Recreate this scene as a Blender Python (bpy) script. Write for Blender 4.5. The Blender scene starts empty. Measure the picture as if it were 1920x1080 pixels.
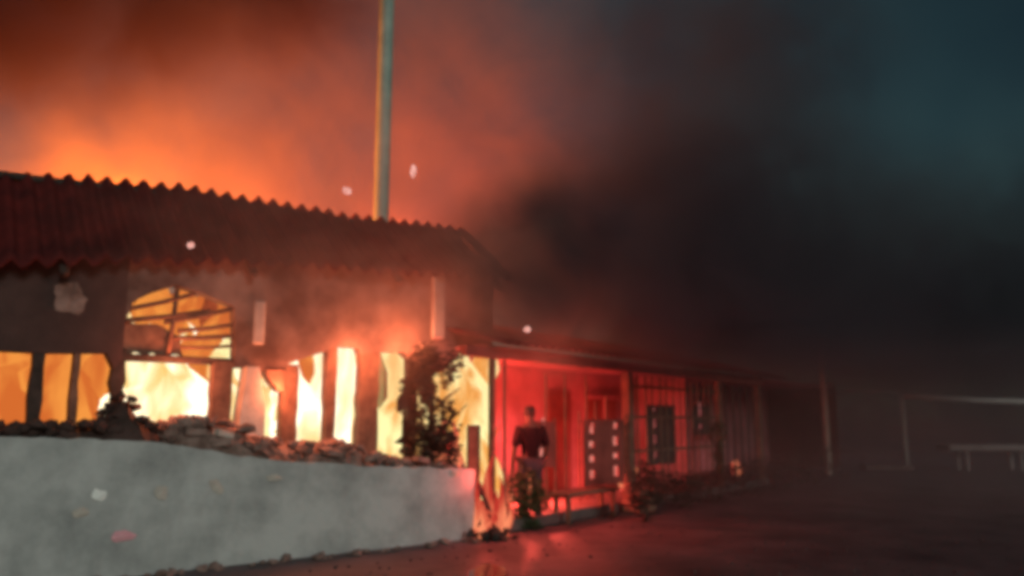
import bpy, bmesh, math, random
from mathutils import Vector, Matrix, noise

random.seed(7)
S = bpy.context.scene
COL = S.collection

# ------------------------------------------------------------------ camera
cd = bpy.data.cameras.new('camera')
cam = bpy.data.objects.new('camera', cd)
COL.objects.link(cam)
cam.location = (0, 0, 1.5)
cam.rotation_euler = (math.radians(90 + 9.46), 0, 0)
cd.sensor_width = 36
cd.lens = 36 * 1500 / 1920
cd.clip_end = 2000
cd.dof.use_dof = True
cd.dof.focus_distance = 4.9
cd.dof.aperture_fstop = .85
S.camera = cam

# ------------------------------------------------------------------ world, sun, exposure
SUN_ELEV, SUN_AZ = math.radians(16), math.radians(150)      # low cool light from behind the camera
w = bpy.data.worlds.new('World'); S.world = w; w.use_nodes = True
nt = w.node_tree; nt.nodes.clear()
sky = nt.nodes.new('ShaderNodeTexSky'); sky.sky_type = 'NISHITA'; sky.sun_disc = False
sky.sun_elevation = SUN_ELEV; sky.sun_rotation = SUN_AZ
tint = nt.nodes.new('ShaderNodeMix'); tint.data_type = 'RGBA'; tint.blend_type = 'MULTIPLY'
tint.inputs[0].default_value = 1.0
tc = nt.nodes.new('ShaderNodeTexCoord')
nz = nt.nodes.new('ShaderNodeTexNoise'); nz.inputs['Scale'].default_value = 2.6; nz.inputs['Detail'].default_value = 3
rp = nt.nodes.new('ShaderNodeValToRGB')
rp.color_ramp.elements[0].position = .35; rp.color_ramp.elements[0].color = (.26, .38, .34, 1)
rp.color_ramp.elements[1].position = .70; rp.color_ramp.elements[1].color = (.62, .84, .62, 1)
bg = nt.nodes.new('ShaderNodeBackground'); bg.inputs[1].default_value = 0.031
out = nt.nodes.new('ShaderNodeOutputWorld')
L = nt.links.new
L(tc.outputs['Generated'], nz.inputs['Vector']); L(nz.outputs[0], rp.inputs[0])
L(sky.outputs[0], tint.inputs[6]); L(rp.outputs[0], tint.inputs[7])
L(tint.outputs[2], bg.inputs[0]); L(bg.outputs[0], out.inputs[0])

sl = bpy.data.lights.new('sun', 'SUN'); sl.energy = .76; sl.angle = math.radians(14); sl.color = (.97, 1.0, .95)
sun = bpy.data.objects.new('sun', sl); COL.objects.link(sun)
sd = Vector((math.sin(SUN_AZ) * math.cos(SUN_ELEV), math.cos(SUN_AZ) * math.cos(SUN_ELEV), math.sin(SUN_ELEV)))
sun.rotation_euler = sd.to_track_quat('Z', 'Y').to_euler()

S.view_settings.view_transform = 'Standard'; S.view_settings.look = 'None'
S.view_settings.exposure = 0; S.view_settings.gamma = 1
S.render.engine = 'CYCLES'
cy = S.cycles
cy.use_denoising = True
cy.volume_bounces = 1
cy.max_bounces = 5; cy.diffuse_bounces = 3; cy.glossy_bounces = 2; cy.transparent_max_bounces = 8
cy.sample_clamp_indirect = 3
cy.volume_step_rate = 1.0; cy.volume_max_steps = 128
cy.pixel_filter_type = 'BLACKMAN_HARRIS'; cy.filter_width = 4.2

# ------------------------------------------------------------------ frames of the place
W_O, W_A = Vector((-3.52, 8.36, 0)), math.atan2(.6195, .785)     # burning house and the low wall in front
R_O, R_A = Vector((.546, 12.11, 0)), math.atan2(.8017, .5977)    # long veranda building to the right
def frame(o, a): return Matrix.Translation(o) @ Matrix.Rotation(a, 4, 'Z')
WM, RM = frame(W_O, W_A), frame(R_O, R_A)
def wp(u, v, z=0): return WM @ Vector((u, v, z))
def rr(u, v, z=0): return RM @ Vector((u, v, z))

# ------------------------------------------------------------------ materials
def mat(name, col, rough=.8, c2=None, scale=4, detail=6, bump=.3, bscale=30, spec=.4, metal=0, lo=.35, hi=.65):
    m = bpy.data.materials.new(name); m.use_nodes = True
    n = m.node_tree; b = n.nodes['Principled BSDF']; l = n.links.new
    b.inputs['Roughness'].default_value = rough; b.inputs['Metallic'].default_value = metal
    b.inputs['Specular IOR Level'].default_value = spec
    t = n.nodes.new('ShaderNodeTexCoord')
    if c2 is None: c2 = tuple(x * .6 for x in col)
    a = n.nodes.new('ShaderNodeTexNoise'); a.inputs['Scale'].default_value = scale; a.inputs['Detail'].default_value = detail
    a.inputs['Roughness'].default_value = .65
    r = n.nodes.new('ShaderNodeValToRGB'); r.color_ramp.elements[0].position = lo; r.color_ramp.elements[1].position = hi
    r.color_ramp.elements[0].color = (*c2, 1); r.color_ramp.elements[1].color = (*col, 1)
    l(t.outputs['Object'], a.inputs['Vector']); l(a.outputs[0], r.inputs[0]); l(r.outputs[0], b.inputs['Base Color'])
    if bump:
        k = n.nodes.new('ShaderNodeTexNoise'); k.inputs['Scale'].default_value = bscale; k.inputs['Detail'].default_value = 5
        p = n.nodes.new('ShaderNodeBump'); p.inputs['Strength'].default_value = bump; p.inputs['Distance'].default_value = .02
        l(t.outputs['Object'], k.inputs['Vector']); l(k.outputs[0], p.inputs['Height']); l(p.outputs[0], b.inputs['Normal'])
    return m

M = {}
M['plaster'] = mat('grey_plaster', (.52, .52, .515), .9, (.24, .245, .245), 1.3, 12, .7, 9, lo=.30, hi=.58)
M['facade'] = mat('sooty_facade_plaster', (.36, .24, .20), .9, (.055, .03, .026), 1.0, 10, .3, 12, lo=.38, hi=.68)
M['char'] = mat('charred_wood', (.06, .04, .035), .8, (.02, .015, .012), 8)
M['brownwood'] = mat('scorched_wood', (.22, .12, .08), .8, (.10, .05, .035), 6)
M['roof'] = mat('rusty_roof_sheet', (.15, .020, .018), .95, (.06, .012, .013), 2.2, 6, .2, spec=.12)
M['palepost'] = mat('pale_painted_post', (.62, .56, .50), .8, (.42, .36, .32), 5)
M['rubble'] = mat('rubble_stone', (.34, .23, .20), .95, (.14, .085, .07), 5, 6, .5, 20)
M['gravel'] = mat('dark_gravel', (.12, .09, .09), .95, (.06, .045, .045), 9, 3, 0, 20, spec=.1)
M['darkrubble'] = mat('burnt_rubble', (.09, .05, .045), .95, (.04, .025, .02), 5, 6, .5, 20)
M['asphalt'] = mat('dark_wet_asphalt', (.13, .10, .108), .62, (.045, .036, .042), .9, 10, .9, 9, spec=.5)
M['plinth'] = mat('veranda_plinth_concrete', (.17, .115, .11), .85, (.09, .06, .06), 3)
M['redwall'] = mat('red_painted_wall', (.60, .24, .27), .8, (.34, .12, .13), 1.2, 6, .3, 12)
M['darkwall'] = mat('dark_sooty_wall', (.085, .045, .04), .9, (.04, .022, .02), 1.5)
M['pole'] = mat('green_grey_pole_paint', (.34, .42, .36), .5, (.24, .31, .27), 4)
M['palemetal'] = mat('pale_metal_tube', (.50, .46, .45), .6, (.36, .33, .32), 6)
M['dulltop'] = mat('weathered_table_top', (.24, .21, .21), .7, (.15, .13, .13), 6)
M['leaf'] = mat('dark_green_leaf', (.055, .085, .035), .7, (.03, .05, .02), 9, bump=0)
M['dryleaf'] = mat('scorched_leaf', (.06, .042, .03), .8, (.03, .02, .015), 9, bump=0)
M['bark'] = mat('bark', (.08, .055, .04), .9)
M['shirt'] = mat('dark_red_shirt', (.022, .007, .010), .9, (.014, .005, .006), 8, spec=.2)
M['reddoor'] = mat('red_brown_door_paint', (.34, .075, .06), .8, (.20, .045, .035), 3)
M['trouser'] = mat('dark_trousers', (.045, .04, .05), .85)
M['skin'] = mat('brown_skin', (.10, .05, .035), .6, (.08, .04, .028), 10, bump=0)
M['hair'] = mat('black_hair', (.015, .012, .012), .7)
M['ashflake'] = mat('pale_ash', (.95, .95, .93), .6, (.85, .85, .82), 8)
M['pinkrag'] = mat('pink_plastic_scrap', (.85, .42, .46), .5, (.7, .3, .36), 8)

def fire_mat(name, hot, cool, s_hot, s_cool, scale=1.6, lo=.40, hi=.60):
    m = bpy.data.materials.new(name); m.use_nodes = True; n = m.node_tree; n.nodes.clear(); l = n.links.new
    o = n.nodes.new('ShaderNodeOutputMaterial'); e = n.nodes.new('ShaderNodeEmission')
    g = n.nodes.new('ShaderNodeNewGeometry'); a = n.nodes.new('ShaderNodeTexNoise')
    mp = n.nodes.new('ShaderNodeMapping'); mp.inputs['Scale'].default_value = (1, 1, .32)
    a.inputs['Scale'].default_value = scale; a.inputs['Detail'].default_value = 3; a.inputs['Distortion'].default_value = .6
    r = n.nodes.new('ShaderNodeValToRGB'); r.color_ramp.elements[0].position = lo; r.color_ramp.elements[1].position = hi
    r.color_ramp.elements[0].color = (*cool, 1); r.color_ramp.elements[1].color = (*hot, 1)
    q = n.nodes.new('ShaderNodeMapRange'); q.inputs[1].default_value = lo; q.inputs[2].default_value = hi
    q.inputs[3].default_value = s_cool; q.inputs[4].default_value = s_hot
    l(g.outputs['Position'], mp.inputs[0]); l(mp.outputs[0], a.inputs['Vector']); l(a.outputs[0], r.inputs[0]); l(a.outputs[0], q.inputs[0])
    l(r.outputs[0], e.inputs[0]); l(q.outputs[0], e.inputs[1]); l(e.outputs[0], o.inputs[0])
    m.cycles.emission_sampling = 'NONE'
    return m
M['f_white'] = fire_mat('white_hot_flame', (1, .92, .66), (1, .62, .17), 1.7, 1.0, 2.0, .34, .58)
M['f_yellow'] = fire_mat('yellow_flame', (1, .88, .40), (1, .42, .09), 1.2, .95, 2.8, .36, .58)
M['f_orange'] = fire_mat('orange_flame', (1, .34, .06), (.85, .19, .035), .92, .8, 2.2)
M['f_red'] = fire_mat('red_flame', (1, .28, .13), (.75, .055, .035), 1.0, .7, 3.0)
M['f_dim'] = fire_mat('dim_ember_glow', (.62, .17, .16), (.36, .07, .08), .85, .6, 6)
M['f_spark'] = fire_mat('floating_spark', (1, .50, .42), (1, .40, .32), 1.0, .8, 20)
M['f_ember'] = fire_mat('ember_glow', (1, .34, .27), (.9, .22, .17), .85, .6, 9)

# ------------------------------------------------------------------ builders
def link(name, bm, m, parent=None, smooth=False):
    me = bpy.data.meshes.new(name); bm.normal_update(); bm.to_mesh(me); bm.free()
    if smooth:
        for p in me.polygons: p.use_smooth = True
    if m: me.materials.append(m)
    o = bpy.data.objects.new(name, me); COL.objects.link(o)
    if parent: o.parent = parent
    return o
def tag(o, label=None, cat=None, group=None, kind=None):
    if label: o['label'] = label
    if cat: o['category'] = cat
    if group: o['group'] = group
    if kind: o['kind'] = kind
    return o
def thing(name, loc, rz=0, label=None, cat=None, group=None):
    o = bpy.data.objects.new(name, None); COL.objects.link(o); o.empty_display_size = .2
    o.location = loc; o.rotation_euler = (0, 0, rz)
    return tag(o, label, cat, group)
def box(bm, x0, x1, y0, y1, z0, z1, M4=None, jit=0):
    vs = []
    for z in (z0, z1):
        for (x, y) in ((x0, y0), (x1, y0), (x1, y1), (x0, y1)):
            p = Vector((x, y, z))
            if jit: p += Vector([random.uniform(-jit, jit) for _ in range(3)])
            vs.append(bm.verts.new(M4 @ p if M4 else p))
    for f in ((3, 2, 1, 0), (4, 5, 6, 7), (0, 1, 5, 4), (1, 2, 6, 5), (2, 3, 7, 6), (3, 0, 4, 7)):
        bm.faces.new([vs[i] for i in f])
def bevel(bm, w=.01):
    bmesh.ops.bevel(bm, geom=bm.edges[:], offset=w, segments=1, affect='EDGES')
def bx(name, m, parent, x0, x1, y0, y1, z0, z1, bev=.012, M4=None):
    bm = bmesh.new(); box(bm, x0, x1, y0, y1, z0, z1, M4)
    if bev: bevel(bm, bev)
    return link(name, bm, m, parent)
def prism(name, m, parent, pts, y0, y1, bev=0):
    """outline pts (x,z) extruded from y0 to y1"""
    bm = bmesh.new()
    f = bm.faces.new([bm.verts.new((x, y0, z)) for x, z in pts])
    r = bmesh.ops.extrude_face_region(bm, geom=[f])
    for v in r['geom']:
        if isinstance(v, bmesh.types.BMVert): v.co.y = y1
    bmesh.ops.recalc_face_normals(bm, faces=bm.faces[:])
    if bev: bevel(bm, bev)
    return link(name, bm, m, parent)
def ragged(pts, step=.07, amp=.02):
    """subdivide an outline and shake it so that broken edges look broken"""
    o = []
    n = len(pts)
    for i in range(n):
        a, b = Vector(pts[i]), Vector(pts[(i + 1) % n]); k = max(1, int((b - a).length / step))
        for j in range(k):
            p = a.lerp(b, j / k); d = amp if j else amp * .5
            o.append((p.x + random.uniform(-d, d), p.y + random.uniform(-d, d)))
    return o
def tube(bm, pts, rad, seg=10, cap=True):
    rings = []
    for i, p in enumerate(pts):
        p = Vector(p); r = rad[i] if isinstance(rad, (list, tuple)) else rad
        a = Vector(pts[max(0, i - 1)]); b = Vector(pts[min(len(pts) - 1, i + 1)])
        d = (b - a).normalized(); s = d.orthogonal().normalized(); t = d.cross(s)
        rings.append([bm.verts.new(p + (s * math.cos(k * 2 * math.pi / seg) + t * math.sin(k * 2 * math.pi / seg)) * r) for k in range(seg)])
    for a, b in zip(rings, rings[1:]):
        for k in range(seg): bm.faces.new((a[k], a[(k + 1) % seg], b[(k + 1) % seg], b[k]))
    if cap: bm.faces.new(rings[0][::-1]); bm.faces.new(rings[-1])
def tb(name, m, parent, pts, rad, seg=10):
    bm = bmesh.new(); tube(bm, pts, rad, seg); bmesh.ops.recalc_face_normals(bm, faces=bm.faces[:]); return link(name, bm, m, parent, True)
def chunk(bm, c, s, rnd=.3, sub=1):
    r = bmesh.ops.create_icosphere(bm, subdivisions=sub, radius=1)
    R = Matrix.Rotation(random.uniform(0, 6.3), 3, 'Z') @ Matrix.Rotation(random.uniform(-.6, .6), 3, 'X')
    for v in r['verts']:
        k = 1 + random.uniform(-rnd, rnd); v.co = Vector(c) + R @ Vector((v.co.x * s[0] * k, v.co.y * s[1] * k, v.co.z * s[2] * k))

# ================================================================== SETTING
bm = bmesh.new()
bmesh.ops.create_grid(bm, x_segments=60, y_segments=60, size=300)
tag(link('ground', bm, M['asphalt']), kind='structure')
# faint wet patches: thin sheets just above the ground
wet = mat('shallow_water', (.02, .02, .02), .10, (.015, .015, .015), 3, bump=.10, bscale=5, spec=.6)
def puddle(x, y, a, b, label):
    bm = bmesh.new(); n = 40
    vs = [bm.verts.new((math.cos(t) * a * (1 + .22 * noise.noise(Vector((math.cos(t) * 1.4, math.sin(t) * 1.4, x)))),
                        math.sin(t) * b * (1 + .22 * noise.noise(Vector((math.cos(t) * 1.4, math.sin(t) * 1.4, y)))), 0)) for t in [i * 2 * math.pi / n for i in range(n)]]
    bm.faces.new(vs); o = link('puddle', bm, wet); o.location = (x, y, .004)
    return tag(o, label, 'puddle')
puddle(-.22, 8.3, .20, .55, 'narrow puddle on the road mirroring red fire near the wall end')

bm = bmesh.new()
for i in range(900):
    x = random.uniform(-5, 14); y = 7 + abs(random.gauss(0, 4.5)); s_ = random.uniform(.008, .024)
    p = WM.inverted() @ Vector((x, y, 0)); q = RM.inverted() @ Vector((x, y, 0))
    if (p.y > -.05 and p.x < 4.2) or (q.y > -.1): continue
    chunk(bm, (x, y, s_ * .4), (s_, s_ * .8, s_ * .6), .4, 1)
tag(link('gravel', bm, M['gravel']), 'loose stones and charred crumbs strewn over the dark yard', 'gravel', kind='stuff')
# trees as one far dark mass
def leaf_mass(bm, n, centre, size, ls, fall=True):
    for _ in range(n):
        while True:
            p = Vector((random.uniform(-1, 1), random.uniform(-1, 1), random.uniform(-1, 1)))
            if p.length < 1: break
        q = Vector((p.x * size[0], p.y * size[1], p.z * size[2])) + Vector(centre)
        if noise.noise(q * (1.1 / max(.3, size[0] * .6))) < -.22: continue
        R = Matrix.Rotation(random.uniform(0, 6.3), 3, 'Z') @ Matrix.Rotation(random.uniform(-1.3, 1.3), 3, 'X')
        s = ls * random.uniform(.6, 1.3)
        bm.faces.new([bm.verts.new(q + R @ Vector(c)) for c in ((-s, 0, 0), (0, -s * .35, s * .1), (s, 0, 0), (0, s * .35, s * .1))])
bm = bmesh.new()
for i in range(34):
    x = -20 + i * 4.2 + random.uniform(-1, 1); h = random.uniform(3.5, 6)
    leaf_mass(bm, 420, (x, 78 + random.uniform(-4, 4), h * .45), (3.4, 2.4, h * .6), .42)
tag(link('treeline', bm, M['leaf']), 'dark far-off line of trees behind the metal frames', 'trees', kind='stuff')

# ================================================================== LOW WALL
low = thing('boundary_wall', W_O, W_A, 'low grey plastered wall with a broken sloping top in front of the fire', 'wall')
top = [(3.87, .87), (3.0, .93), (2.36, .965), (1.41, 1.05), (.75, 1.13), (.45, 1.19), (-.09, 1.29), (-1.12, 1.35), (-2.6, 1.38), (-6.0, 1.40)]
pts = [(-6.0, 0), (3.87, 0)] + ragged(top, .09, .016)[:-1][:]
# the ragged helper closes the loop; keep only the samples that lie on the top edge
pts = [(-6.0, -.05), (3.87, -.05)]
for a, b in zip(top, top[1:]):
    k = max(1, int(abs(b[0] - a[0]) / .1))
    for j in range(k):
        t = j / k
        pts.append((a[0] + (b[0] - a[0]) * t, a[1] + (b[1] - a[1]) * t + random.uniform(-.014, .014)))
pts.append(top[-1])
wallm = prism('wall_face', M['plaster'], low, pts, 0, .24)
# broken plaster lips along the foot
bm = bmesh.new()
for i in range(90):
    u = random.uniform(-3, 3.8); s = random.uniform(.02, .07)
    chunk(bm, (u, -random.uniform(.02, .3), s * .4), (s, s, s * .6))
tag(link('rubble', bm, M['rubble']), 'small crumbs of fallen plaster along the foot of the grey wall', 'rubble', kind='stuff').matrix_world = WM

# scraps stuck on the wall
def scrap(u, z, s, m, label, cat, el=(1, .6), group=None, v=-.012, rot=0.):
    bm = bmesh.new(); n = 9
    ring = []
    for i in range(n):
        t = i * 2 * math.pi / n; r = 1.5 * s * random.uniform(.65, 1.1)
        x, y = math.cos(t) * r * el[0], math.sin(t) * r * el[1]
        x, y = x * math.cos(rot) - y * math.sin(rot), x * math.sin(rot) + y * math.cos(rot)
        ring.append(bm.verts.new((x, random.uniform(-.012, .002), y)))
    c = bm.verts.new((0, -.022, 0)); b = bm.verts.new((0, .006, 0))
    for i in range(n): bm.faces.new((ring[i], ring[(i + 1) % n], c)); bm.faces.new((ring[(i + 1) % n], ring[i], b))
    o = link(cat.replace(' ', '_'), bm, m); o.matrix_world = WM @ Matrix.Translation((u, v, z))
    return tag(o, label, cat, group)
G = 'pale scraps stuck to the grey wall'
scrap(-.61, .79, .055, M['ashflake'], 'brightest white scrap on the left of the grey wall', 'scrap', (1, .8), G, rot=-.7)
scrap(-.77, .64, .05, M['palepost'], 'duller pale scrap low and just left of the brightest white one', 'scrap', (1.1, .7), G)
scrap(-.38, .39, .10, M['pinkrag'], 'pink plastic scrap low on the left of the grey wall', 'scrap', (1, .42))
scrap(.5, .83, .06, M['palepost'], 'slanting greyish scrap midway along the upper grey wall', 'scrap', (1.2, .6), G, rot=-.8)
scrap(1.13, .89, .055, M['palepost'], 'small flat pale scrap under the rubble edge of the wall', 'scrap', (1.3, .5), G)
scrap(-.05, .78, .06, M['palepost'], 'very faint grey smudge-like scrap between the white and slanting ones', 'scrap', (.8, 1.), G)
scrap(3.55, .84, .05, M['palepost'], 'pale chip at the right top corner of the grey wall', 'scrap', (1.2, .6), G)

# ================================================================== RUBBLE ON AND BEHIND THE WALL
def prof(u, P):
    for a, b in zip(P, P[1:]):
        if a[0] <= u <= b[0]: return a[1] + (b[1] - a[1]) * (u - a[0]) / (b[0] - a[0])
    return P[-1][1]
PR = [(-3, 1.50), (-1.09, 1.50), (-.62, 1.52), (-.50, 1.64), (-.38, 1.82), (-.28, 1.70), (-.16, 1.52), (-.02, 1.46), (.25, 1.57), (.77, 1.50), (1.02, 1.33), (1.8, 1.25), (2.2, 1.28), (2.52, 1.12), (3.3, .98), (3.8, .95), (4.08, .79)]
for name_, u0, u1, n, m, lab in (('rubble', .0, 4.0, 900, M['rubble'], 'heap of broken brick and plaster rubble along the wall top before the flames'),
                                 ('rubble', -3.2, .05, 600, M['darkrubble'], 'dark burnt debris heap behind the left part of the grey wall')):
    bm = bmesh.new()
    for i in range(n):
        u = random.uniform(u0, u1); v = random.uniform(.12, .75)
        h = prof(u, PR); s = random.uniform(.022, .075)
        z = h - s * .5 - random.random() ** 1.6 * .5
        chunk(bm, (u, v, z), (s * 1.5, s, s * .8), .42)
    # solid heart of the heap
    k = 40
    grid = []
    for i in range(k + 1):
        u = u0 + (u1 - u0) * i / k; h = prof(u, PR)
        grid.append([bm.verts.new((u, vv, max(0, zz + random.uniform(-.03, .03)))) for vv, zz in ((.08, 0.3), (.14, h - .26), (.3, h - .10), (.5, h - .05), (.7, h - .12), (.78, 0))])
    for a, b in zip(grid, grid[1:]):
        for j in range(5): bm.faces.new((a[j], b[j], b[j + 1], a[j + 1]))
    tag(link(name_, bm, m), lab, 'rubble', kind='stuff').matrix_world = WM
# bricks one can pick out of the heap
bk = [(.30, .18, 1.36, .05), (.62, .2, 1.33, .4), (.58, .12, 1.24, -.3), (1.05, .16, 1.14, .7), (1.9, .14, 1.10, .2), (2.42, .12, 1.04, -.5), (3.1, .1, .99, .3)]
bl = ['chipped brick at the left tip of the rubble heap', 'pinkish lit brick on the crest of the rubble heap', 'tilted brick half sunk under the crest of the heap',
      'brick below the first narrow fire opening', 'brick lying below the slanted-top opening', 'brick on the falling edge of the heap left of the tall opening', 'last brick on the wall top by the dark tree']
for (u, v, z, r), lab in zip(bk, bl):
    bm = bmesh.new(); box(bm, -.11, .11, -.055, .055, -.035, .035, None, .006); bevel(bm, .006)
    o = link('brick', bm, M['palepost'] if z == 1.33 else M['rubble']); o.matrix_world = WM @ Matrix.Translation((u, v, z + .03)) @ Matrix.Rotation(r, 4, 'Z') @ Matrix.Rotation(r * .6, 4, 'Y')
    tag(o, lab, 'brick', 'bricks in the rubble heap')

# ================================================================== BURNING HOUSE
house = thing('burning_house', W_O, W_A, 'burning single-storey house with corrugated roof and broken openings full of flames', 'house')
V0, V1 = .80, .98
# facade wall above the openings, with the broken hole under the roof on its left
wl = [(-.33, 2.61), (-.26, 2.82), (-.05, 2.95), (.18, 3.05), (.5, 2.98), (.87, 2.86), (.90, 2.44),
      (.91, 2.13), (1.2, 2.14), (1.3, 2.08), (1.36, 1.98), (1.48, 1.86), (1.50, 2.13), (1.60, 2.22), (1.71, 2.26), (2.08, 2.39), (2.21, 2.46), (2.55, 2.46), (2.57, 2.38), (2.81, 2.42),
      (3.22, 2.44), (3.34, 2.34), (3.42, 2.2), (3.6, 2.12), (3.9, 2.2), (4.13, 2.45), (4.2, 2.57), (4.75, 2.57), (4.75, 3.74), (3.0, 3.62), (.5, 3.42), (-.33, 3.33)]
prism('wall', M['facade'], house, wl, V0, V1)
o = prism('wall', M['darkwall'], house, [(-6, 2.2), (-1.07, 2.2), (-.49, 2.23), (-.40, 2.06), (-.332, 2.18), (-.332, 3.33), (-1.6, 3.2), (-6, 3.1)], V0, V1)
o['label'] = 'soot-blackened stretch of wall left of the broken hole'
prism('bare_patch', M['rubble'], house, ragged([(-1.02, 2.66), (-.80, 2.62), (-.72, 2.80), (-.84, 2.97), (-1.05, 2.92)], .06, .02), V0 - .012, V0 - .002)
bm = bmesh.new(); box(bm, -.30, .93, V0 + .02, V1 - .03, 2.16, 2.24); bevel(bm, .01); link('lintel', bm, M['char'], house)
# charred laths left in the hole
for (a, b, r) in [((-.36, 2.72), (.42, 2.98), .028), ((-.36, 2.60), (.62, 2.80), .03), ((.1, 2.62), (.92, 2.86), .03), ((.25, 2.53), (.92, 2.66), .026),
                  ((.15, 2.44), (.92, 2.52), .028), ((.3, 2.34), (.92, 2.40), .02), ((.16, 2.2), (.22, 3.04), .028)]:
    Mx = Matrix.Identity(4)
    tb('lath', M['brownwood'], house, [(a[0], V0 + .08, a[1]), ((a[0] + b[0]) / 2, V0 + .06, (a[1] + b[1]) / 2 - .015), (b[0], V0 + .09, b[1])], r, 6)
pan = prism('broken_panel', M['brownwood'], house, ragged([(-.33, 2.25), (.34, 2.25), (.30, 2.46), (.10, 2.58), (-.33, 2.60)], .08, .02), V0 + .12, V0 + .16)
# posts
def post(u0, u1, z0, z1, m, lab=None, dv=0, rag=.012):
    o = prism('post', m, house, ragged([(u0, z0), (u1, z0), (u1, z1), (u0, z1)], .16, rag), V0 + .01 + dv, V1 - .02 + dv, 0)
    if lab: o['label'] = lab
    return o
post(-.80, -.735, 1.2, 2.24, M['brownwood'], 'thin scorched post in the leftmost opening')
post(-.405, -.295, 1.2, 2.3, M['char'], 'charred post over the dark debris heap', rag=.03)
post(.665, .90, 1.2, 2.20, M['brownwood'])
prism('pillar', M['palepost'], house, [(.93, .9), (1.27, .9), (1.25, 1.7), (1.16, 2.14), (1.02, 2.14), (.96, 1.6)], V0 - .14, V0 + .1)
post(1.52, 1.72, 1.0, 2.2, M['brownwood'])
post(2.11, 2.24, 1.0, 2.46, M['brownwood'])
post(2.58, 2.85, .9, 2.44, M['brownwood'])
post(3.32, 3.46, .2, 2.4, M['char'])
post(-1.18, -1.06, 1.2, 2.24, M['char'])
bx('pier', M['palepost'], house, 1.10, 1.24, V0 - .05, V0 - .003, 2.42, 2.95, .02)
bx('pier', M['palepost'], house, 3.64, 3.84, V0 - .09, V0 - .003, 2.65, 3.55, .02)
# low part of the facade below the openings
prism('sill_wall', M['facade'], house, [(-6, 0), (3.3, 0), (3.3, .96), (2.85, 1.02), (1.5, 1.2), (.7, 1.4), (-6, 1.45)], V0 + .003, V1 - .03)
# hanging board in the third opening, bits in the tall one
prism('hanging_board', M['brownwood'], house, ragged([(1.28, 2.12), (1.53, 2.12), (1.53, 1.86), (1.45, 1.86), (1.36, 1.98), (1.30, 2.05)], .06, .012), V0 - .03, V0 - .004)
prism('hanging_board', M['char'], house, ragged([(3.14, 1.62), (3.36, 1.70), (3.36, 1.92), (3.22, 1.90), (3.13, 1.8)], .06, .015), V0 - .03, V0 - .004)
prism('hanging_board', M['char'], house, ragged([(3.10, 1.22), (3.36, 1.20), (3.36, 1.55), (3.20, 1.50), (3.24, 1.32)], .06, .015), V0 - .03, V0 - .004)
# back wall, end walls, floor
bx('back_wall', M['facade'], house, -6, 4.9, 4.1, 4.3, 0, 3.45, 0)
bx('end_wall', M['facade'], house, -6.2, -6.003, V0, 4.3, 0, 3.0, 0)
# corrugated sheets still standing over the front
EAVE = [(-6, 3.02), (-1.58, 3.06), (.49, 3.32), (4.29, 3.56), (6, 3.6)]
RIDGE = [(-6, 4.26), (-1.55, 4.33), (-1.09, 4.38), (.46, 4.54), (1.92, 4.53), (3.28, 4.57), (5.08, 4.64), (6, 4.64)]
def sheet(u0, u1, k):
    bm = bmesh.new(); nu = 60; nv = 10; pitch = .213
    sag = random.uniform(-.05, .05); tilt = random.uniform(-.03, .03); drop = random.uniform(-.05, .04)
    rows = []
    for j in range(nv + 1):
        t = j / nv - drop * .3; row = []
        for i in range(nu + 1):
            u = u0 + (u1 - u0) * i / nu
            z = prof(u, EAVE) * (1 - t) + prof(u, RIDGE) * t
            amp = .042
            z += amp * math.cos(2 * math.pi * u / pitch) + sag * math.sin(math.pi * t) + tilt * (i / nu - .5) + (.008 if k % 2 else 0)
            v = .5 + 1.4 * t - amp * .3 * math.cos(2 * math.pi * u / pitch)
            row.append(bm.verts.new((u, v + .012 * noise.noise(Vector((u * 2, t * 3, 5))), z + .02 * noise.noise(Vector((u * 1.5, t * 2, 1))))))
        rows.append(row)
    for a, b in zip(rows, rows[1:]):
        for i in range(nu): bm.faces.new((a[i], a[i + 1], b[i + 1], b[i]))
    o = link('roof_sheet', bm, M['roof'], house, True)
    sm = o.modifiers.new('thick', 'SOLIDIFY'); sm.thickness = .012
u = -6.0; k = 0
while u < 4.8:
    sheet(u, min(u + 1.09, 4.9), k); u += 1.065; k += 1
for u in (-3.0, -1.0, 1.0, 3.0, 4.7):
    tb('rafter', M['char'], house, [(u, .55, prof(u, EAVE) - .12), (u, 1.9, prof(u, RIDGE) - .12)], .05, 6)
tb('purlin', M['char'], house, [(-6, 1.85, 4.1), (0, 1.85, 4.36), (4.8, 1.85, 4.46)], .05, 6)

# ================================================================== FIRES
def tongue(bm, c, h, r, seg=12, rings=9):
    ph = random.uniform(0, 50); R = []
    for j in range(rings):
        t = j / (rings - 1)
        rad = r * (math.sin(math.pi * min(1, .22 + .78 * t)) ** .8) * (1 - .45 * t) + .002
        dx = .8 * r * noise.noise(Vector((ph, t * 2.2, 0))) * (1 + 2 * t); dy = .3 * r * noise.noise(Vector((0, t * 2.2, ph))) * (1 + 2 * t)
        R.append([bm.verts.new((c[0] + dx + math.cos(a) * rad * (1 + .3 * noise.noise(Vector((math.cos(a), math.sin(a) + ph, t * 3)))),
                                c[1] + dy + math.sin(a) * rad * (1 + .3 * noise.noise(Vector((math.cos(a) + ph, math.sin(a), t * 3)))), c[2] + h * t)) for a in [k * 2 * math.pi / seg for k in range(seg)]])
    for a, b in zip(R, R[1:]):
        for k in range(seg): bm.faces.new((a[k], a[(k + 1) % seg], b[(k + 1) % seg], b[k]))
    bm.faces.new(R[0][::-1]); bm.faces.new(R[-1])
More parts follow.
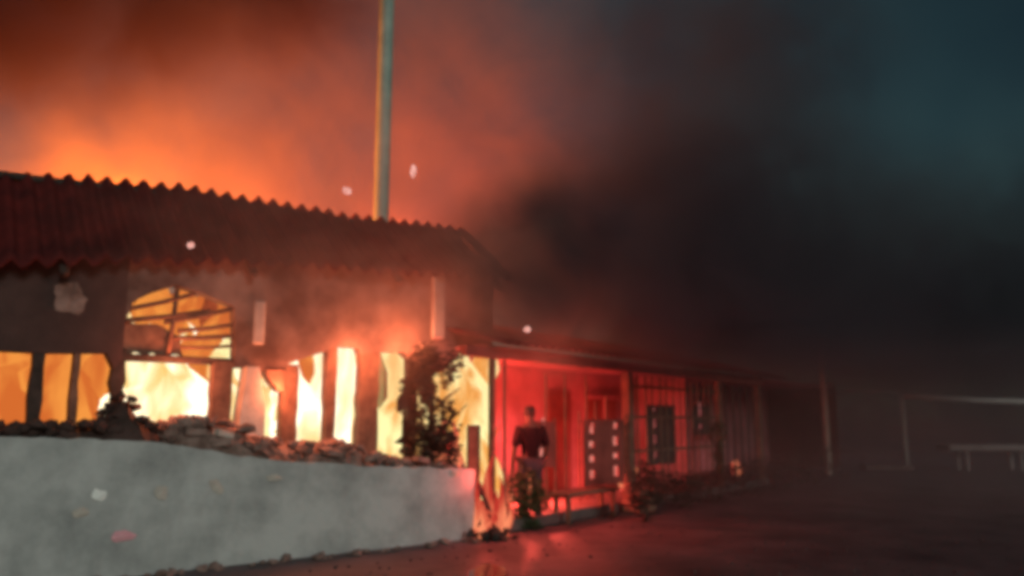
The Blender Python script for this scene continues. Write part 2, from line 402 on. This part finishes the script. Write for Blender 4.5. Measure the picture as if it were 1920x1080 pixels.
def fire(fr, ang, origin, label, m, spots, lamps=()):
    """spots: (u, v, z, height, radius); lamps: (u, v, z, watts, colour, radius)"""
    u0 = sum(s[0] for s in spots) / len(spots); v0 = sum(s[1] for s in spots) / len(spots)
    base = fr @ Vector((u0, v0, 0))
    t = thing('fire', base, ang, label, 'fire', 'fires burning in the house openings')
    for (u, v, z, h, r) in spots:
        bm = bmesh.new(); tongue(bm, (u - u0, v - v0, z), h, r); link('flame', bm, m, t, True)
    for (u, v, z, e, c, r) in lamps:
        ld = bpy.data.lights.new('fire_light', 'POINT'); ld.energy = e; ld.color = c; ld.shadow_soft_size = r
        lo = bpy.data.objects.new('fire_light', ld); COL.objects.link(lo); lo.parent = t; lo.location = (u - u0, v - v0, z)
    return t
OR = (1, .24, .10); YE = (1, .30, .13); RE = (1, .085, .06)
def row(u0, u1, n, v, z, h, r, jz=.2):
    return [(u0 + (u1 - u0) * i / max(1, n - 1) + random.uniform(-.04, .04), v + random.uniform(-.12, .12), z, h * random.uniform(1 - jz, 1 + jz), r * random.uniform(.9, 1.15)) for i in range(n)]
fW = lambda label, m, spots, lamps=(): fire(WM, W_A, W_O, label, m, spots, lamps)
fW('orange fire in the leftmost opening behind the thin post', M['f_orange'], row(-3.2, -.65, 8, 1.7, .9, 1.8, .34) + row(-3.0, -.6, 7, 2.3, .9, 2.0, .4), [(-1.6, 2.2, 2.2, 90, OR, .4)])
fW('blinding white and yellow fire filling the widest opening', M['f_white'], row(-.02, .85, 6, 1.6, .9, 1.72, .32, .06) + row(.1, 1.1, 5, 2.2, .9, 1.9, .4, .06), [(.3, 2.6, 2.6, 260, OR, .5), (.25, .62, 2.0, 40, OR, .12)])
fW('orange flames behind the charred laths of the upper broken hole', M['f_orange'], row(.25, 1.15, 5, 1.9, 1.9, 1.35, .26) + row(-.3, 1.3, 7, 2.8, 1.8, 1.7, .3))
fW('yellow fire in the narrow opening right of the pale pillar', M['f_yellow'], row(1.3, 1.75, 4, 1.5, .9, 1.8, .25), [(1.4, .6, 1.9, 40, OR, .08)])
fW('white hot fire in the opening with the slanted top', M['f_white'], row(1.85, 2.35, 4, 1.5, .9, 2.0, .3, .06), [(2.0, 2.4, 2.6, 220, OR, .5)])
fW('white hot fire in the narrow opening left of the wide brown post', M['f_white'], row(2.5, 2.95, 3, 1.6, .9, 2.0, .3, .06), [(2.4, .5, 2.3, 45, OR, .08)])
fW('pale yellow fire in the tall opening beside the dark tree', M['f_yellow'], row(3.15, 3.75, 5, 1.5, .5, 2.6, .3, .06), [(3.15, .5, 2.5, 42, OR, .1), (3.4, 2.6, 2.4, 160, OR, .5)])
fW('yellow fire between the dark tree and the veranda post', M['f_yellow'], row(4.3, 5.1, 5, 1.5, 1.2, 1.7, .28, .08) + row(4.4, 5.3, 4, 2.1, 1.2, 1.9, .34, .08), [(4.6, .6, 2.0, 40, RE, .12)])
fW('red fire low between the wall end and the veranda', M['f_red'], row(4.2, 5.0, 5, 1.2, 0, 1.45, .22, .15), [(4.9, -.35, 1.3, 34, RE, .15)])

fire(Matrix.Identity(4), 0, None, 'low red flames licking the ground between the wall end and the shrub', M['f_red'], [(-.47, 10.75, 0, .9, .045), (-.40, 10.85, 0, .6, .07), (-.30, 10.85, 0, 1.1, .09), (-.22, 10.8, 0, .62, .06), (-.14, 10.9, 0, .8, .06), (-.33, 10.7, 0, .4, .09), (-.06, 10.95, 0, .42, .06)], [(-.32, 10.6, .8, 10, RE, .1)])
bm = bmesh.new()
for i in range(60): chunk(bm, (random.gauss(-.28, .17), random.gauss(10.75, .12), random.uniform(.0, .10)), [random.uniform(.02, .07)] * 3, .45)
tag(link('rubble', bm, M['char']), 'charred debris burning on the ground at the end of the grey wall', 'rubble', kind='stuff')
for (x, y, a, b, lab) in ((-.42, 10.7, .5, .9, 'charred plank leaning in the low red flames, left one'), (-.16, 10.8, -.6, 1.1, 'charred plank leaning in the low red flames, right one')):
    bm = bmesh.new(); box(bm, -.035, .035, -.012, .012, 0, .75, None, .008); o = link('plank', bm, M['char'])
    o.location = (x, y, 0); o.rotation_euler = (-.25, a * .5, b); tag(o, lab, 'plank', 'charred planks at the wall end')
# glow of the fire behind the standing roof strip
big = thing('fire', wp(1.2, 3.0, 0), W_A, 'great fire out of sight behind the corrugated roof lighting the smoke', 'fire')
for (u, v, z, h, r) in row(-3.0, 4.0, 9, 3.0, 0, 3.0, .55): 
    bm = bmesh.new(); tongue(bm, (u - 1.2, v - 3.0, z), h, r); link('flame', bm, M['f_orange'], big, True)
for (u, v, z, e) in ((-2.2, 3.8, 3.7, 120), (.6, 4.9, 4.1, 3000), (3.0, 5.4, 4.1, 900), (7.0, 5.5, 4.8, 1700)):
    ld = bpy.data.lights.new('fire_light', 'POINT'); ld.energy = e; ld.color = (1, .23, .02) if abs(u - .6) < .1 else (1, .13, .035); ld.shadow_soft_size = .6
    lo = bpy.data.objects.new('fire_light', ld); COL.objects.link(lo); lo.parent = big; lo.location = (u - 1.2, v - 3.0, z)

# ================================================================== VERANDA BUILDING
ver = thing('veranda_building', R_O, R_A, 'long low veranda building glowing red inside, fading into black smoke', 'building')
bx('plinth', M['plinth'], ver, -1.6, 9.4, 0, 2.2, 0, .16, .02)
bx('back_wall', M['redwall'], ver, -1.2, 16.0, 2.2, 2.4, .16, 2.75, 0)
bx('cross_wall', M['redwall'], ver, 6.9, 7.05, .95, 2.19, .163, 2.7, 0)
bx('end_wall', M['darkwall'], ver, 15.8, 16.0, .1, 2.19, .1, 2.7, 0)
bx('eave_beam', M['reddoor'], ver, -1.9, 9.3, .02, .14, 2.36, 2.50, .012)
bx('ceiling', M['redwall'], ver, -1.3, 16, .16, 2.18, 2.52, 2.56, 0)
for (u, m, wd, z1) in ((-1.28, M['brownwood'], .08, 2.36), (-1.02, M['brownwood'], .04, 2.36), (2.66, M['brownwood'], .16, 2.36), (6.7, M['brownwood'], .13, 2.36), (9.12, M['brownwood'], .13, 2.5)):
    bx('post', m, ver, u - wd / 2, u + wd / 2, .03, .03 + wd, .16, z1, .012)
def rsheet(u0, u1, k):
    bm = bmesh.new(); nu = 40; nv = 6; rows = []
    for j in range(nv + 1):
        t = j / nv
        rows.append([bm.verts.new((u0 + (u1 - u0) * i / nu, -.3 + 3.0 * t, 2.56 + .75 * t + .03 * math.cos((u0 + (u1 - u0) * i / nu) * 29.5) + (.008 if k % 2 else 0))) for i in range(nu + 1)])
    for a, b in zip(rows, rows[1:]):
        for i in range(nu): bm.faces.new((a[i], a[i + 1], b[i + 1], b[i]))
    o = link('roof_sheet', bm, M['roof'], ver, True); sm = o.modifiers.new('thick', 'SOLIDIFY'); sm.thickness = .01
u = -1.45; k = 0
while u < 9.2: rsheet(u, u + 1.09, k); u += 1.065; k += 1
u = 2.98
while u < 6.5:
    bx('slat', M['brownwood'], ver, u, u + random.uniform(.035, .07), .09, .115, .2, 2.34, .004); u += random.uniform(.24, .36)
for z in (.95, 1.55, 2.1): bx('rail', M['brownwood'], ver, 2.75, 6.62, .118, .145, z, z + .05, .004)
for u in (7.1, 7.5, 7.95, 8.4, 8.75): bx('slat', M['char'], ver, u, u + .09, .09, .115, .2, 2.34, .004)
u = .55
while u < 2.5:
    bx('slat', M['brownwood'], ver, u, u + .03, .42, .445, .2, random.uniform(1.5, 2.3), .004); u += random.uniform(.2, .45)
# door panel swung open by the first post
bx('door', M['brownwood'], ver, -1.62, -1.36, .2, .24, .2, 1.45, .01)
# doors and windows on the red back wall
for (a, b, z0, z1, nm) in ((3.2, 4.0, .17, 2.1, 'door'), (4.7, 5.9, 1.0, 2.0, 'window'), (8.4, 9.2, .17, 2.1, 'door'), (10, 11.2, 1.0, 2.0, 'window')):
    f = bx(nm, M['reddoor'], ver, a, b, 2.15, 2.197, z0, z1, .01)
    if nm == 'window':
        bx('frame', M['redwall'], f, a - .04, b + .04, 2.10, 2.147, z1 - .02, z1 + .05, .008); bx('frame', M['redwall'], f, (a + b) / 2 - .025, (a + b) / 2 + .025, 2.10, 2.147, z0, z1 - .022, .008)

# ladder-like slotted uprights with fire shining through the slots
def screen(u0, u1, v, z0, z1, cols, label, m, flab, slot=.13, wcol=.16, fm='f_ember', grp='slotted screens along the veranda'):
    t = thing('slotted_screen', rr(u0, v), R_A, label, 'screen', grp); Lw = u1 - u0
    edges = [0]
    for c in cols: edges += [c - wcol / 2, c + wcol / 2]
    edges.append(Lw)
    for a, b in zip(edges[0::2], edges[1::2]):
        if b - a > .02: bx('panel', m, t, a, b, 0, .035, z0, z1, .006)
    for c in cols:
        z = z0
        while z < z1 - slot * .4:
            bx('rung', m, t, c - wcol / 2 + .003, c + wcol / 2 - .003, .004, .03, z, min(z + slot, z1), .004); z += slot * random.uniform(1.6, 2.4)
    bx('rail', m, t, 0, Lw, -.02, .05, z1 + .003, z1 + .05, .006)
    for c in cols:
        f = thing('fire', rr(u0 + c + .11 * (1.66 if u0 < 3 else 2.1), v + .12), R_A, flab[cols.index(c)], 'fire', 'small fires behind the slotted screens')
        bm = bmesh.new(); 
        for q in range(5): tongue(bm, (random.uniform(-.04, .04), 0, z0 + q * (z1 - z0 - .25) / 5), .45, .065)
        link('flame', bm, M[fm], f, True)
    return t
screen(1.20, 2.50, .12, .45, 1.48, [.24, 1.02], 'slotted red screen between the shrub and the second veranda post, with two glowing columns', M['reddoor'], ['bright row of small flames in the left column of the slotted red screen', 'row of small flames in the right column of the slotted red screen, by the post'])
screen(-.05, .55, .25, .8, 1.45, [.28], 'short slotted panel behind the standing person, with one glowing column', M['reddoor'], ['small flames in the slots just right of the standing person'], wcol=.2)
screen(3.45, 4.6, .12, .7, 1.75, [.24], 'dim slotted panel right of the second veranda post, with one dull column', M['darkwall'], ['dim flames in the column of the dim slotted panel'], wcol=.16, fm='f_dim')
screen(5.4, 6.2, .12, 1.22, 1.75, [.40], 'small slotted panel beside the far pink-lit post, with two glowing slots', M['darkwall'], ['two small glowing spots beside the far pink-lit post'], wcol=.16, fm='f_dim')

def lamp_fire(u, v, z, h, r, e, col, m, label):
    fire(RM, R_A, R_O, label, M[m], [(u, v, z, h, r), (u + r * .8, v + .05, z, h * .7, r * .7)], [(u, v, z + h * .6, e, col, .12)])
lamp_fire(-.85, .7, .16, 2.0, .30, 1000, RE, 'f_yellow', 'slender yellow flame inside the first veranda bay beside its post')
lamp_fire(5.0, 1.4, .16, .5, .2, 90, RE, 'f_red', 'low red flame deep in the second veranda bay')
lamp_fire(1.3, 1.3, .16, .5, .22, 1100, RE, 'f_red', 'low red flame hidden behind the slotted red screen')
lamp_fire(9.9, 1.0, .16, .4, .2, 25, RE, 'f_red', 'faint red flame past the third veranda post')

# clutter at the foot of the veranda
t = thing('bench', rr(.15, -.25), R_A, 'low dark bench at the veranda edge right of the green shrub', 'bench')
bx('seat', M['brownwood'], t, 0, 1.5, 0, .35, .40, .45, .008)
for a, b in ((.06, .04), (1.38, .04), (.06, .26), (1.38, .26)): bx('leg', M['brownwood'], t, a, a + .06, b, b + .06, 0, .397, .006)
t = thing('crate', rr(2.0, -.45), R_A, 'small slatted wooden crate under the slotted red screen', 'crate')
for z in (.02, .15, .28):
    bx('slat', M['brownwood'], t, 0, .5, 0, .02, z, z + .09, .004); bx('slat', M['brownwood'], t, 0, .5, .33, .35, z, z + .09, .004)
    bx('slat', M['brownwood'], t, -.022, -.002, 0, .35, z, z + .09, .004); bx('slat', M['brownwood'], t, .502, .522, 0, .35, z, z + .09, .004)

# ================================================================== PLANTS
def plant(name, loc, label, cat, trunk_h, trunk_r, blobs, n, ls, m, group=None):
    t = thing(name, loc, 0, label, cat, group)
    if trunk_h:
        pts = [(0, 0, -.02)] + [(.06 * noise.noise(Vector((i, loc[0], 0))) * i, .06 * noise.noise(Vector((0, loc[1], i))) * i, trunk_h * i / 5) for i in range(1, 6)]
        tb('trunk', M['bark'], t, pts, [trunk_r * (1 - .12 * i) for i in range(6)], 8)
        for _ in range(5):
            a = random.uniform(0, 6.3); s = Vector(pts[random.choice((3, 4, 5))]); e = s + Vector((math.cos(a), math.sin(a), random.uniform(.4, 1.2))) * trunk_h * .28
            tb('branch', M['bark'], t, [s, (s + e) / 2 + Vector((0, 0, .03)), e], [trunk_r * .4, trunk_r * .3, trunk_r * .12], 6)
    bm = bmesh.new()
    for c, s in blobs: leaf_mass(bm, n, c, s, ls)
    link('crown', bm, m, t)
    return t
plant('small_tree', wp(3.42, .38), 'small dark scorched tree at the right end of the grey wall before the flames', 'tree', 2.0, .06,
      [((.0, 0, 2.25), (.44, .3, .32)), ((-.12, 0, 1.98), (.32, .24, .24)), ((.05, 0, 1.5), (.34, .28, .45)), ((.0, 0, 1.12), (.40, .28, .34))], 1100, .055, M['dryleaf'])
plant('shrub', (.17, 11.6, 0), 'rounded dark green shrub at the feet of the standing person', 'shrub', .3, .03, [((0, 0, .45), (.30, .28, .44)), ((.16, 0, .3), (.22, .2, .3))], 900, .045, M['leaf'])
plant('shrub', (2.0, 12.45, 0), 'upright blackish bush on the road side below the second veranda post', 'shrub', .3, .03, [((0, 0, .45), (.24, .24, .48))], 900, .045, M['dryleaf'])
plant('sapling', rr(5.2, -.5), 'thin sapling standing before the second veranda bay', 'sapling', 1.2, .025, [((0, 0, 1.25), (.16, .16, .3)), ((0, 0, .75), (.1, .1, .3))], 260, .05, M['leaf'])
hedges = ['low dark bush just right of the second veranda post', 'low dark bush under the dim slotted panel', 'low dark bush before the far pink-lit post', 'low dark bush under the third veranda post', 'low dark bush past the third veranda post', 'last low dark bush of the row, near the tall post']
for i, (u, h) in enumerate(((3.4, .62), (4.6, .5), (6.3, .6), (8.2, .7), (10.3, .75), (12.6, .8))):
    plant('bush', rr(u, -.35), hedges[i], 'bush', 0, 0, [((0, 0, h * .5), (.75 + .1 * i, .35, h * .55))], 900, .06, M['dryleaf'], 'low bushes along the veranda')

# ================================================================== POLE AND METAL FRAMES
t = thing('utility_pole', (-2.09, 12.41, 0), 0, 'tall green-grey round pole rising behind the burning roof', 'pole')
tb('shaft', M['pole'], t, [(0, 0, 0), (0, 0, 4), (0, 0, 8), (0, 0, 12.5)], [.125, .124, .122, .12], 20)
tb('collar', M['palemetal'], t, [(0, 0, 9.3), (0, 0, 9.42)], .135, 20)
t = thing('steel_post', (9.05, 23.4, 0), 0, 'tall thin post lit pink by the fire, standing past the veranda', 'post')
tb('shaft', M['palepost'], t, [(0, 0, 0), (0, 0, 3.95)], .085, 12); bx('cap', M['palemetal'], t, -.1, .1, -.1, .1, 3.953, 3.99, .008)
t = thing('metal_frame', (12.5, 25.9, 0), 0, 'pale metal frame of an upright and two crossbars in the dark', 'frame')
tb('upright', M['palemetal'], t, [(0, 0, 0), (0, 0, 2.38)], .07, 10)
tb('crossbar', M['palemetal'], t, [(.06, 0, 2.30), (2.6, .3, 2.17), (5.2, .6, 2.12)], .085, 10)
tb('crossbar', M['palemetal'], t, [(-.06, 0, 2.42), (-2.15, 0, 2.47)], .03, 8)
tb('upright', M['palemetal'], t, [(5.2, .6, 0), (5.2, .6, 2.1)], .07, 10)
tb('upright', M['palemetal'], t, [(-2.15, 0, 0), (-2.15, 0, 2.45)], .03, 8)
bx('foot_slab', M['plinth'], t, -1.4, .1, -.25, .25, 0, .13, .02)
t = thing('table', (13.6, 25.2, 0), 0, 'pale table standing under the crossbar of the metal frame', 'table')
bx('table_top', M['dulltop'], t, -.3, 2.2, -.4, .4, .62, .80, .015)
for a, b in ((.25, -.3), (.25, .22), (1.9, -.3), (1.9, .22)): bx('leg', M['dulltop'], t, a, a + .09, b, b + .09, 0, .617, .008)

# ================================================================== PERSON
def person(loc, rz, label):
    t = thing('person', loc, rz, label, 'person')
    J = {'pel': (0, 0, .93, .125), 'waist': (0, .0, 1.08, .115), 'chest': (0, -.01, 1.27, .135), 'neckb': (0, .0, 1.42, .075), 'neck': (0, .01, 1.49, .052), 'head': (0, .03, 1.57, .078), 'crown': (0, .03, 1.66, .072),
         'hl': (-.09, 0, .88, .095), 'kl': (-.12, .02, .50, .062), 'al': (-.13, -.02, .09, .042), 'tl': (-.15, .14, .03, .035),
         'hr': (.09, 0, .88, .095), 'kr': (.11, .03, .50, .062), 'ar': (.12, -.01, .09, .042), 'tr': (.15, .15, .03, .035),
         'sl': (-.17, 0, 1.38, .062), 'el': (-.25, .0, 1.11, .045), 'wl': (-.24, .10, .88, .03), 'pl': (-.235, .13, .81, .028),
         'sr': (.17, 0, 1.38, .062), 'er': (.27, .02, 1.12, .045), 'wr': (.25, .13, .90, .03), 'pr': (.245, .16, .83, .028)}
    E = [('pel', 'waist'), ('waist', 'chest'), ('chest', 'neckb'), ('neckb', 'neck'), ('neck', 'head'), ('head', 'crown'),
         ('pel', 'hl'), ('hl', 'kl'), ('kl', 'al'), ('al', 'tl'), ('pel', 'hr'), ('hr', 'kr'), ('kr', 'ar'), ('ar', 'tr'),
         ('neckb', 'sl'), ('sl', 'el'), ('el', 'wl'), ('wl', 'pl'), ('neckb', 'sr'), ('sr', 'er'), ('er', 'wr'), ('wr', 'pr')]
    def skin(name, keys, edges, m, grow=0, extra=None, root=None):
        idx = {k: i for i, k in enumerate(keys)}
        me = bpy.data.meshes.new(name); me.from_pydata([J[k][:3] for k in keys], [(idx[a], idx[b]) for a, b in edges], [])
        me.materials.append(m); o = bpy.data.objects.new(name, me); COL.objects.link(o); o.parent = t
        sk = o.modifiers.new('skin', 'SKIN'); sk.use_smooth_shade = True
        lay = me.skin_vertices[0] if me.skin_vertices else None
        if lay is None:
            return o
        for k in keys:
            r = J[k][3] + grow; dd = lay.data[idx[k]]; dd.radius = (r, r * (.72 if k in ('pel', 'waist', 'chest') else 1)); dd.use_root = (k == (root or keys[0]))
        sb = o.modifiers.new('sub', 'SUBSURF'); sb.levels = 2; sb.render_levels = 2
        return o
    def layer(o):
        pass
    keys = list(J)
    # one skinned body with five fingers on each hand
    for s, wn, pn in ((-1, 'wl', 'pl'), (1, 'wr', 'pr')):
        p = Vector(J[pn][:3])
        for i in range(4):
            a, b, c = f'f{s}{i}a', f'f{s}{i}b', f'f{s}{i}c'; ln = (.07, .08, .075, .06)[i]; oy = .025 - .018 * i
            J[a] = (p.x + .004 * s, p.y + oy, p.z - .03, .010); J[b] = (p.x + .002 * s, p.y + oy + .008, p.z - .03 - ln * .55, .009); J[c] = (p.x - .012 * s, p.y + oy + .012, p.z - .03 - ln, .008)
            E.extend([(pn, a), (a, b), (b, c)]); keys += [a, b, c]
        a, b = f't{s}a', f't{s}b'
        J[a] = (p.x - .01 * s, p.y + .04, p.z + .0, .011); J[b] = (p.x - .018 * s, p.y + .06, p.z - .045, .009)
        E.extend([(pn, a), (a, b)]); keys += [a, b]
    return t, J, E, keys, skin
def finish_person(loc, rz, label):
    t, J, E, keys, _ = person(loc, rz, label)
    def skinned(name, ks, es, m, grow):
        bm = bmesh.new(); lay = bm.verts.layers.skin.verify(); d = {}
        for k in ks:
            v = bm.verts.new(J[k][:3]); r = J[k][3] + grow
            v[lay].radius = (r, r * (.74 if k in ('waist', 'chest') else 1)); v[lay].use_root = (k == ks[0]); d[k] = v
        for a, b in es: bm.edges.new((d[a], d[b]))
        me = bpy.data.meshes.new(name); bm.to_mesh(me); bm.free(); me.materials.append(m)
        o = bpy.data.objects.new(name, me); COL.objects.link(o); o.parent = t
        sk = o.modifiers.new('skin', 'SKIN'); sk.use_smooth_shade = True
        sb = o.modifiers.new('sub', 'SUBSURF'); sb.levels = 2; sb.render_levels = 2
        return o
    skinned('body', keys, E, M['skin'], 0)
    sub = ['chest', 'waist', 'pel', 'neckb', 'sl', 'el', 'sr', 'er']
    skinned('shirt', sub, [('pel', 'waist'), ('waist', 'chest'), ('chest', 'neckb'), ('neckb', 'sl'), ('sl', 'el'), ('neckb', 'sr'), ('sr', 'er')], M['shirt'], .022)
    sub = ['pel', 'hl', 'kl', 'al', 'hr', 'kr', 'ar']
    skinned('trousers', sub, [('pel', 'hl'), ('hl', 'kl'), ('kl', 'al'), ('pel', 'hr'), ('hr', 'kr'), ('kr', 'ar')], M['trouser'], .018)
    bm = bmesh.new(); bmesh.ops.create_icosphere(bm, subdivisions=3, radius=1)
    for v in bm.verts:
        n = v.co.copy(); v.co = Vector((n.x * .086, n.y * .10 - .002 + .02, 1.645 + n.z * .088))
        if n.y > .35 and n.z < .45: v.co.y = .06
        v.co += n * .006 * noise.noise(n * 6)
    link('hair', bm, M['hair'], t, True)
    bm = bmesh.new()                      # nose, ears: small features of the face turned to the fire
    chunk(bm, (0, .115, 1.60), (.014, .018, .022), .05); chunk(bm, (-.082, .03, 1.60), (.01, .02, .03), .05); chunk(bm, (.082, .03, 1.60), (.01, .02, .03), .05)
    link('face_features', bm, M['skin'], t, True)
    for s in (-1, 1):
        bm = bmesh.new(); box(bm, s * .14 - .045, s * .14 + .045, -.07, .2, 0, .075); bevel(bm, .02); link('shoe', bm, M['hair'], t)
    return t
finish_person((.27, 12.0, 0), .35, 'person in a dark red shirt standing with back turned, watching the fire')

# ================================================================== EMBERS AND FLAKES IN THE AIR
def ember(p, s, el, rot, label):
    bm = bmesh.new(); chunk(bm, (0, 0, 0), (s * el[0], s * .5, s * el[1]), .25, 2); o = link('ember', bm, M['f_spark'], None, True)
    o.location = p; o.rotation_euler = (0, rot, 0); return tag(o, label, 'ember', 'embers drifting in the air')
ember((-3.284, 8, 3.276), .036, (1, 1), 0, 'small round ember floating before the dark roof')
ember((-1.025, 8, 4.058), .055, (.6, 1.4), .25, 'upright glowing ember in the smoke right of the tall pole')
ember((-1.711, 8, 3.852), .055, (1.3, .7), 0, 'flat glowing ember in the smoke just left of the tall pole')
ember((.15, 8, 2.409), .036, (1, 1), 0, 'faint ember hanging above the red veranda eave')

# ================================================================== SMOKE
def smoke(name, M4, lo, hi, label, blobs, dens, col, scale, thresh, zfade=None, warp=1.0):
    """closed box in its own frame; density = noise x soft ellipsoids, always zero at the box faces"""
    bm = bmesh.new(); box(bm, lo[0], hi[0], lo[1], hi[1], lo[2], hi[2])
    m = bpy.data.materials.new(name); m.use_nodes = True; n = m.node_tree; n.nodes.clear(); l = n.links.new
    o = n.nodes.new('ShaderNodeOutputMaterial'); v = n.nodes.new('ShaderNodeVolumePrincipled'); l(v.outputs[0], o.inputs['Volume'])
    v.inputs['Color'].default_value = (*col, 1); v.inputs['Anisotropy'].default_value = 0
    t = n.nodes.new('ShaderNodeTexCoord'); a = n.nodes.new('ShaderNodeTexNoise')
    a.inputs['Scale'].default_value = scale; a.inputs['Detail'].default_value = 5; a.inputs['Roughness'].default_value = .58; a.inputs['Distortion'].default_value = warp
    l(t.outputs['Object'], a.inputs['Vector'])
    def math_(op, x, y):
        k = n.nodes.new('ShaderNodeMath'); k.operation = op
        for i, q in enumerate((x, y)):
            if isinstance(q, (int, float)): k.inputs[i].default_value = q
            else: l(q, k.inputs[i])
        return k.outputs[0]
    acc = None
    for (c, r, wgt) in blobs:
        s = n.nodes.new('ShaderNodeVectorMath'); s.operation = 'SUBTRACT'; s.inputs[1].default_value = c; l(t.outputs['Object'], s.inputs[0])
        d = n.nodes.new('ShaderNodeVectorMath'); d.operation = 'DIVIDE'; d.inputs[1].default_value = r; l(s.outputs[0], d.inputs[0])
        g = n.nodes.new('ShaderNodeVectorMath'); g.operation = 'LENGTH'; l(d.outputs[0], g.inputs[0])
        q = n.nodes.new('ShaderNodeMapRange'); q.interpolation_type = 'SMOOTHSTEP'; l(g.outputs['Value'], q.inputs[0])
        q.inputs[1].default_value = 1; q.inputs[2].default_value = .25; q.inputs[3].default_value = 0; q.inputs[4].default_value = wgt
        acc = q.outputs[0] if acc is None else math_('ADD', acc, q.outputs[0])
    nr = n.nodes.new('ShaderNodeMapRange'); l(a.outputs[0], nr.inputs[0]); nr.inputs[1].default_value = thresh[0]; nr.inputs[2].default_value = thresh[1]
    nr.inputs[3].default_value = thresh[2]; nr.inputs[4].default_value = 1
    if zfade:
        sx = n.nodes.new('ShaderNodeSeparateXYZ'); l(t.outputs['Object'], sx.inputs[0])
        q = n.nodes.new('ShaderNodeMapRange'); q.interpolation_type = 'SMOOTHSTEP'; l(sx.outputs['Z'], q.inputs[0]); q.inputs[1].default_value = zfade[0]; q.inputs[2].default_value = zfade[1]
        acc = math_('MULTIPLY', acc, q.outputs[0])
    dn = math_('MULTIPLY', math_('MULTIPLY', nr.outputs[0], acc), dens); l(dn, v.inputs['Density'])
    ob = link('smoke', bm, m); ob.matrix_world = M4
    return tag(ob, label, 'smoke', kind='stuff')

I4 = Matrix.Identity(4)
smoke('lit_smoke', WM, (-12, 1.95, 4.0), (14, 15, 17), 'fire-lit orange smoke rolling up behind the corrugated roof',
      [((5.5, 7.5, 8.5), (10.5, 6.6, 8.5), 1.0), ((1.0, 4.4, 4.6), (6.5, 2.6, 2.8), 1.1)], .19, (.56, .42, .37), .33, (.42, .60, .22), warp=1.6)
smoke('sooty_smoke', WM, (-9, 1.96, 5.0), (5.2, 8, 13), 'darker smoke curling over the left end of the roof glow',
      [((-1.9, 4.4, 8.5), (4.6, 2.4, 3.1), 1.0), ((2.2, 4.4, 9.6), (2.8, 2.2, 2.2), .5)], 2.4, (.10, .055, .06), .5, (.40, .60, .25), warp=1.6)
smoke('black_smoke', I4, (-3.6, 10.2, 1.8), (24, 28, 15), 'dense black smoke pouring over the veranda roof',
      [((3.4, 14.0, 4.3), (5.2, 3.9, 3.5), 1.0), ((2.9, 12.6, 3.3), (2.9, 2.0, 1.7), 1.3), ((.55, 11.6, 3.9), (2.2, 1.4, 1.6), 2.4), ((11.0, 20, 3.0), (10, 8, 6), .5), ((4.5, 16, 8.5), (4.5, 4, 4.5), .35)],
      1.05, (.12, .125, .16), .55, (.41, .58, .3), zfade=(1.9, 3.0), warp=1.4)
smoke('drifting_smoke', I4, (4.5, 20.0, -.5), (75, 70, 16), 'dark smoke lying low over the ground beyond the metal frames',
      [((34, 49, 1), (36, 28, 14), 1.0)], .10, (.16, .16, .18), .12, (.35, .60, .5))
smoke('yard_smoke', I4, (.9, 8.5, .02), (22, 21, 2.9), 'thin murky smoke drifting through the dark yard before the veranda',
      [((8, 13.5, .6), (8.5, 6.0, 3.2), 1.0)], .09, (.45, .36, .37), .6, (.35, .65, .4))
smoke('front_veil', WM, (-2.2, -.8, .9), (7.2, .47, 6.0), 'thin veil of glowing smoke in front of the house wall',
      [((2.6, -.1, 3.4), (4.6, .7, 2.6), 1.0), ((5.0, -.05, 3.7), (2.1, .6, 1.9), 1.8)], .75, (.6, .41, .36), .9, (.38, .62, .25), warp=1.5)
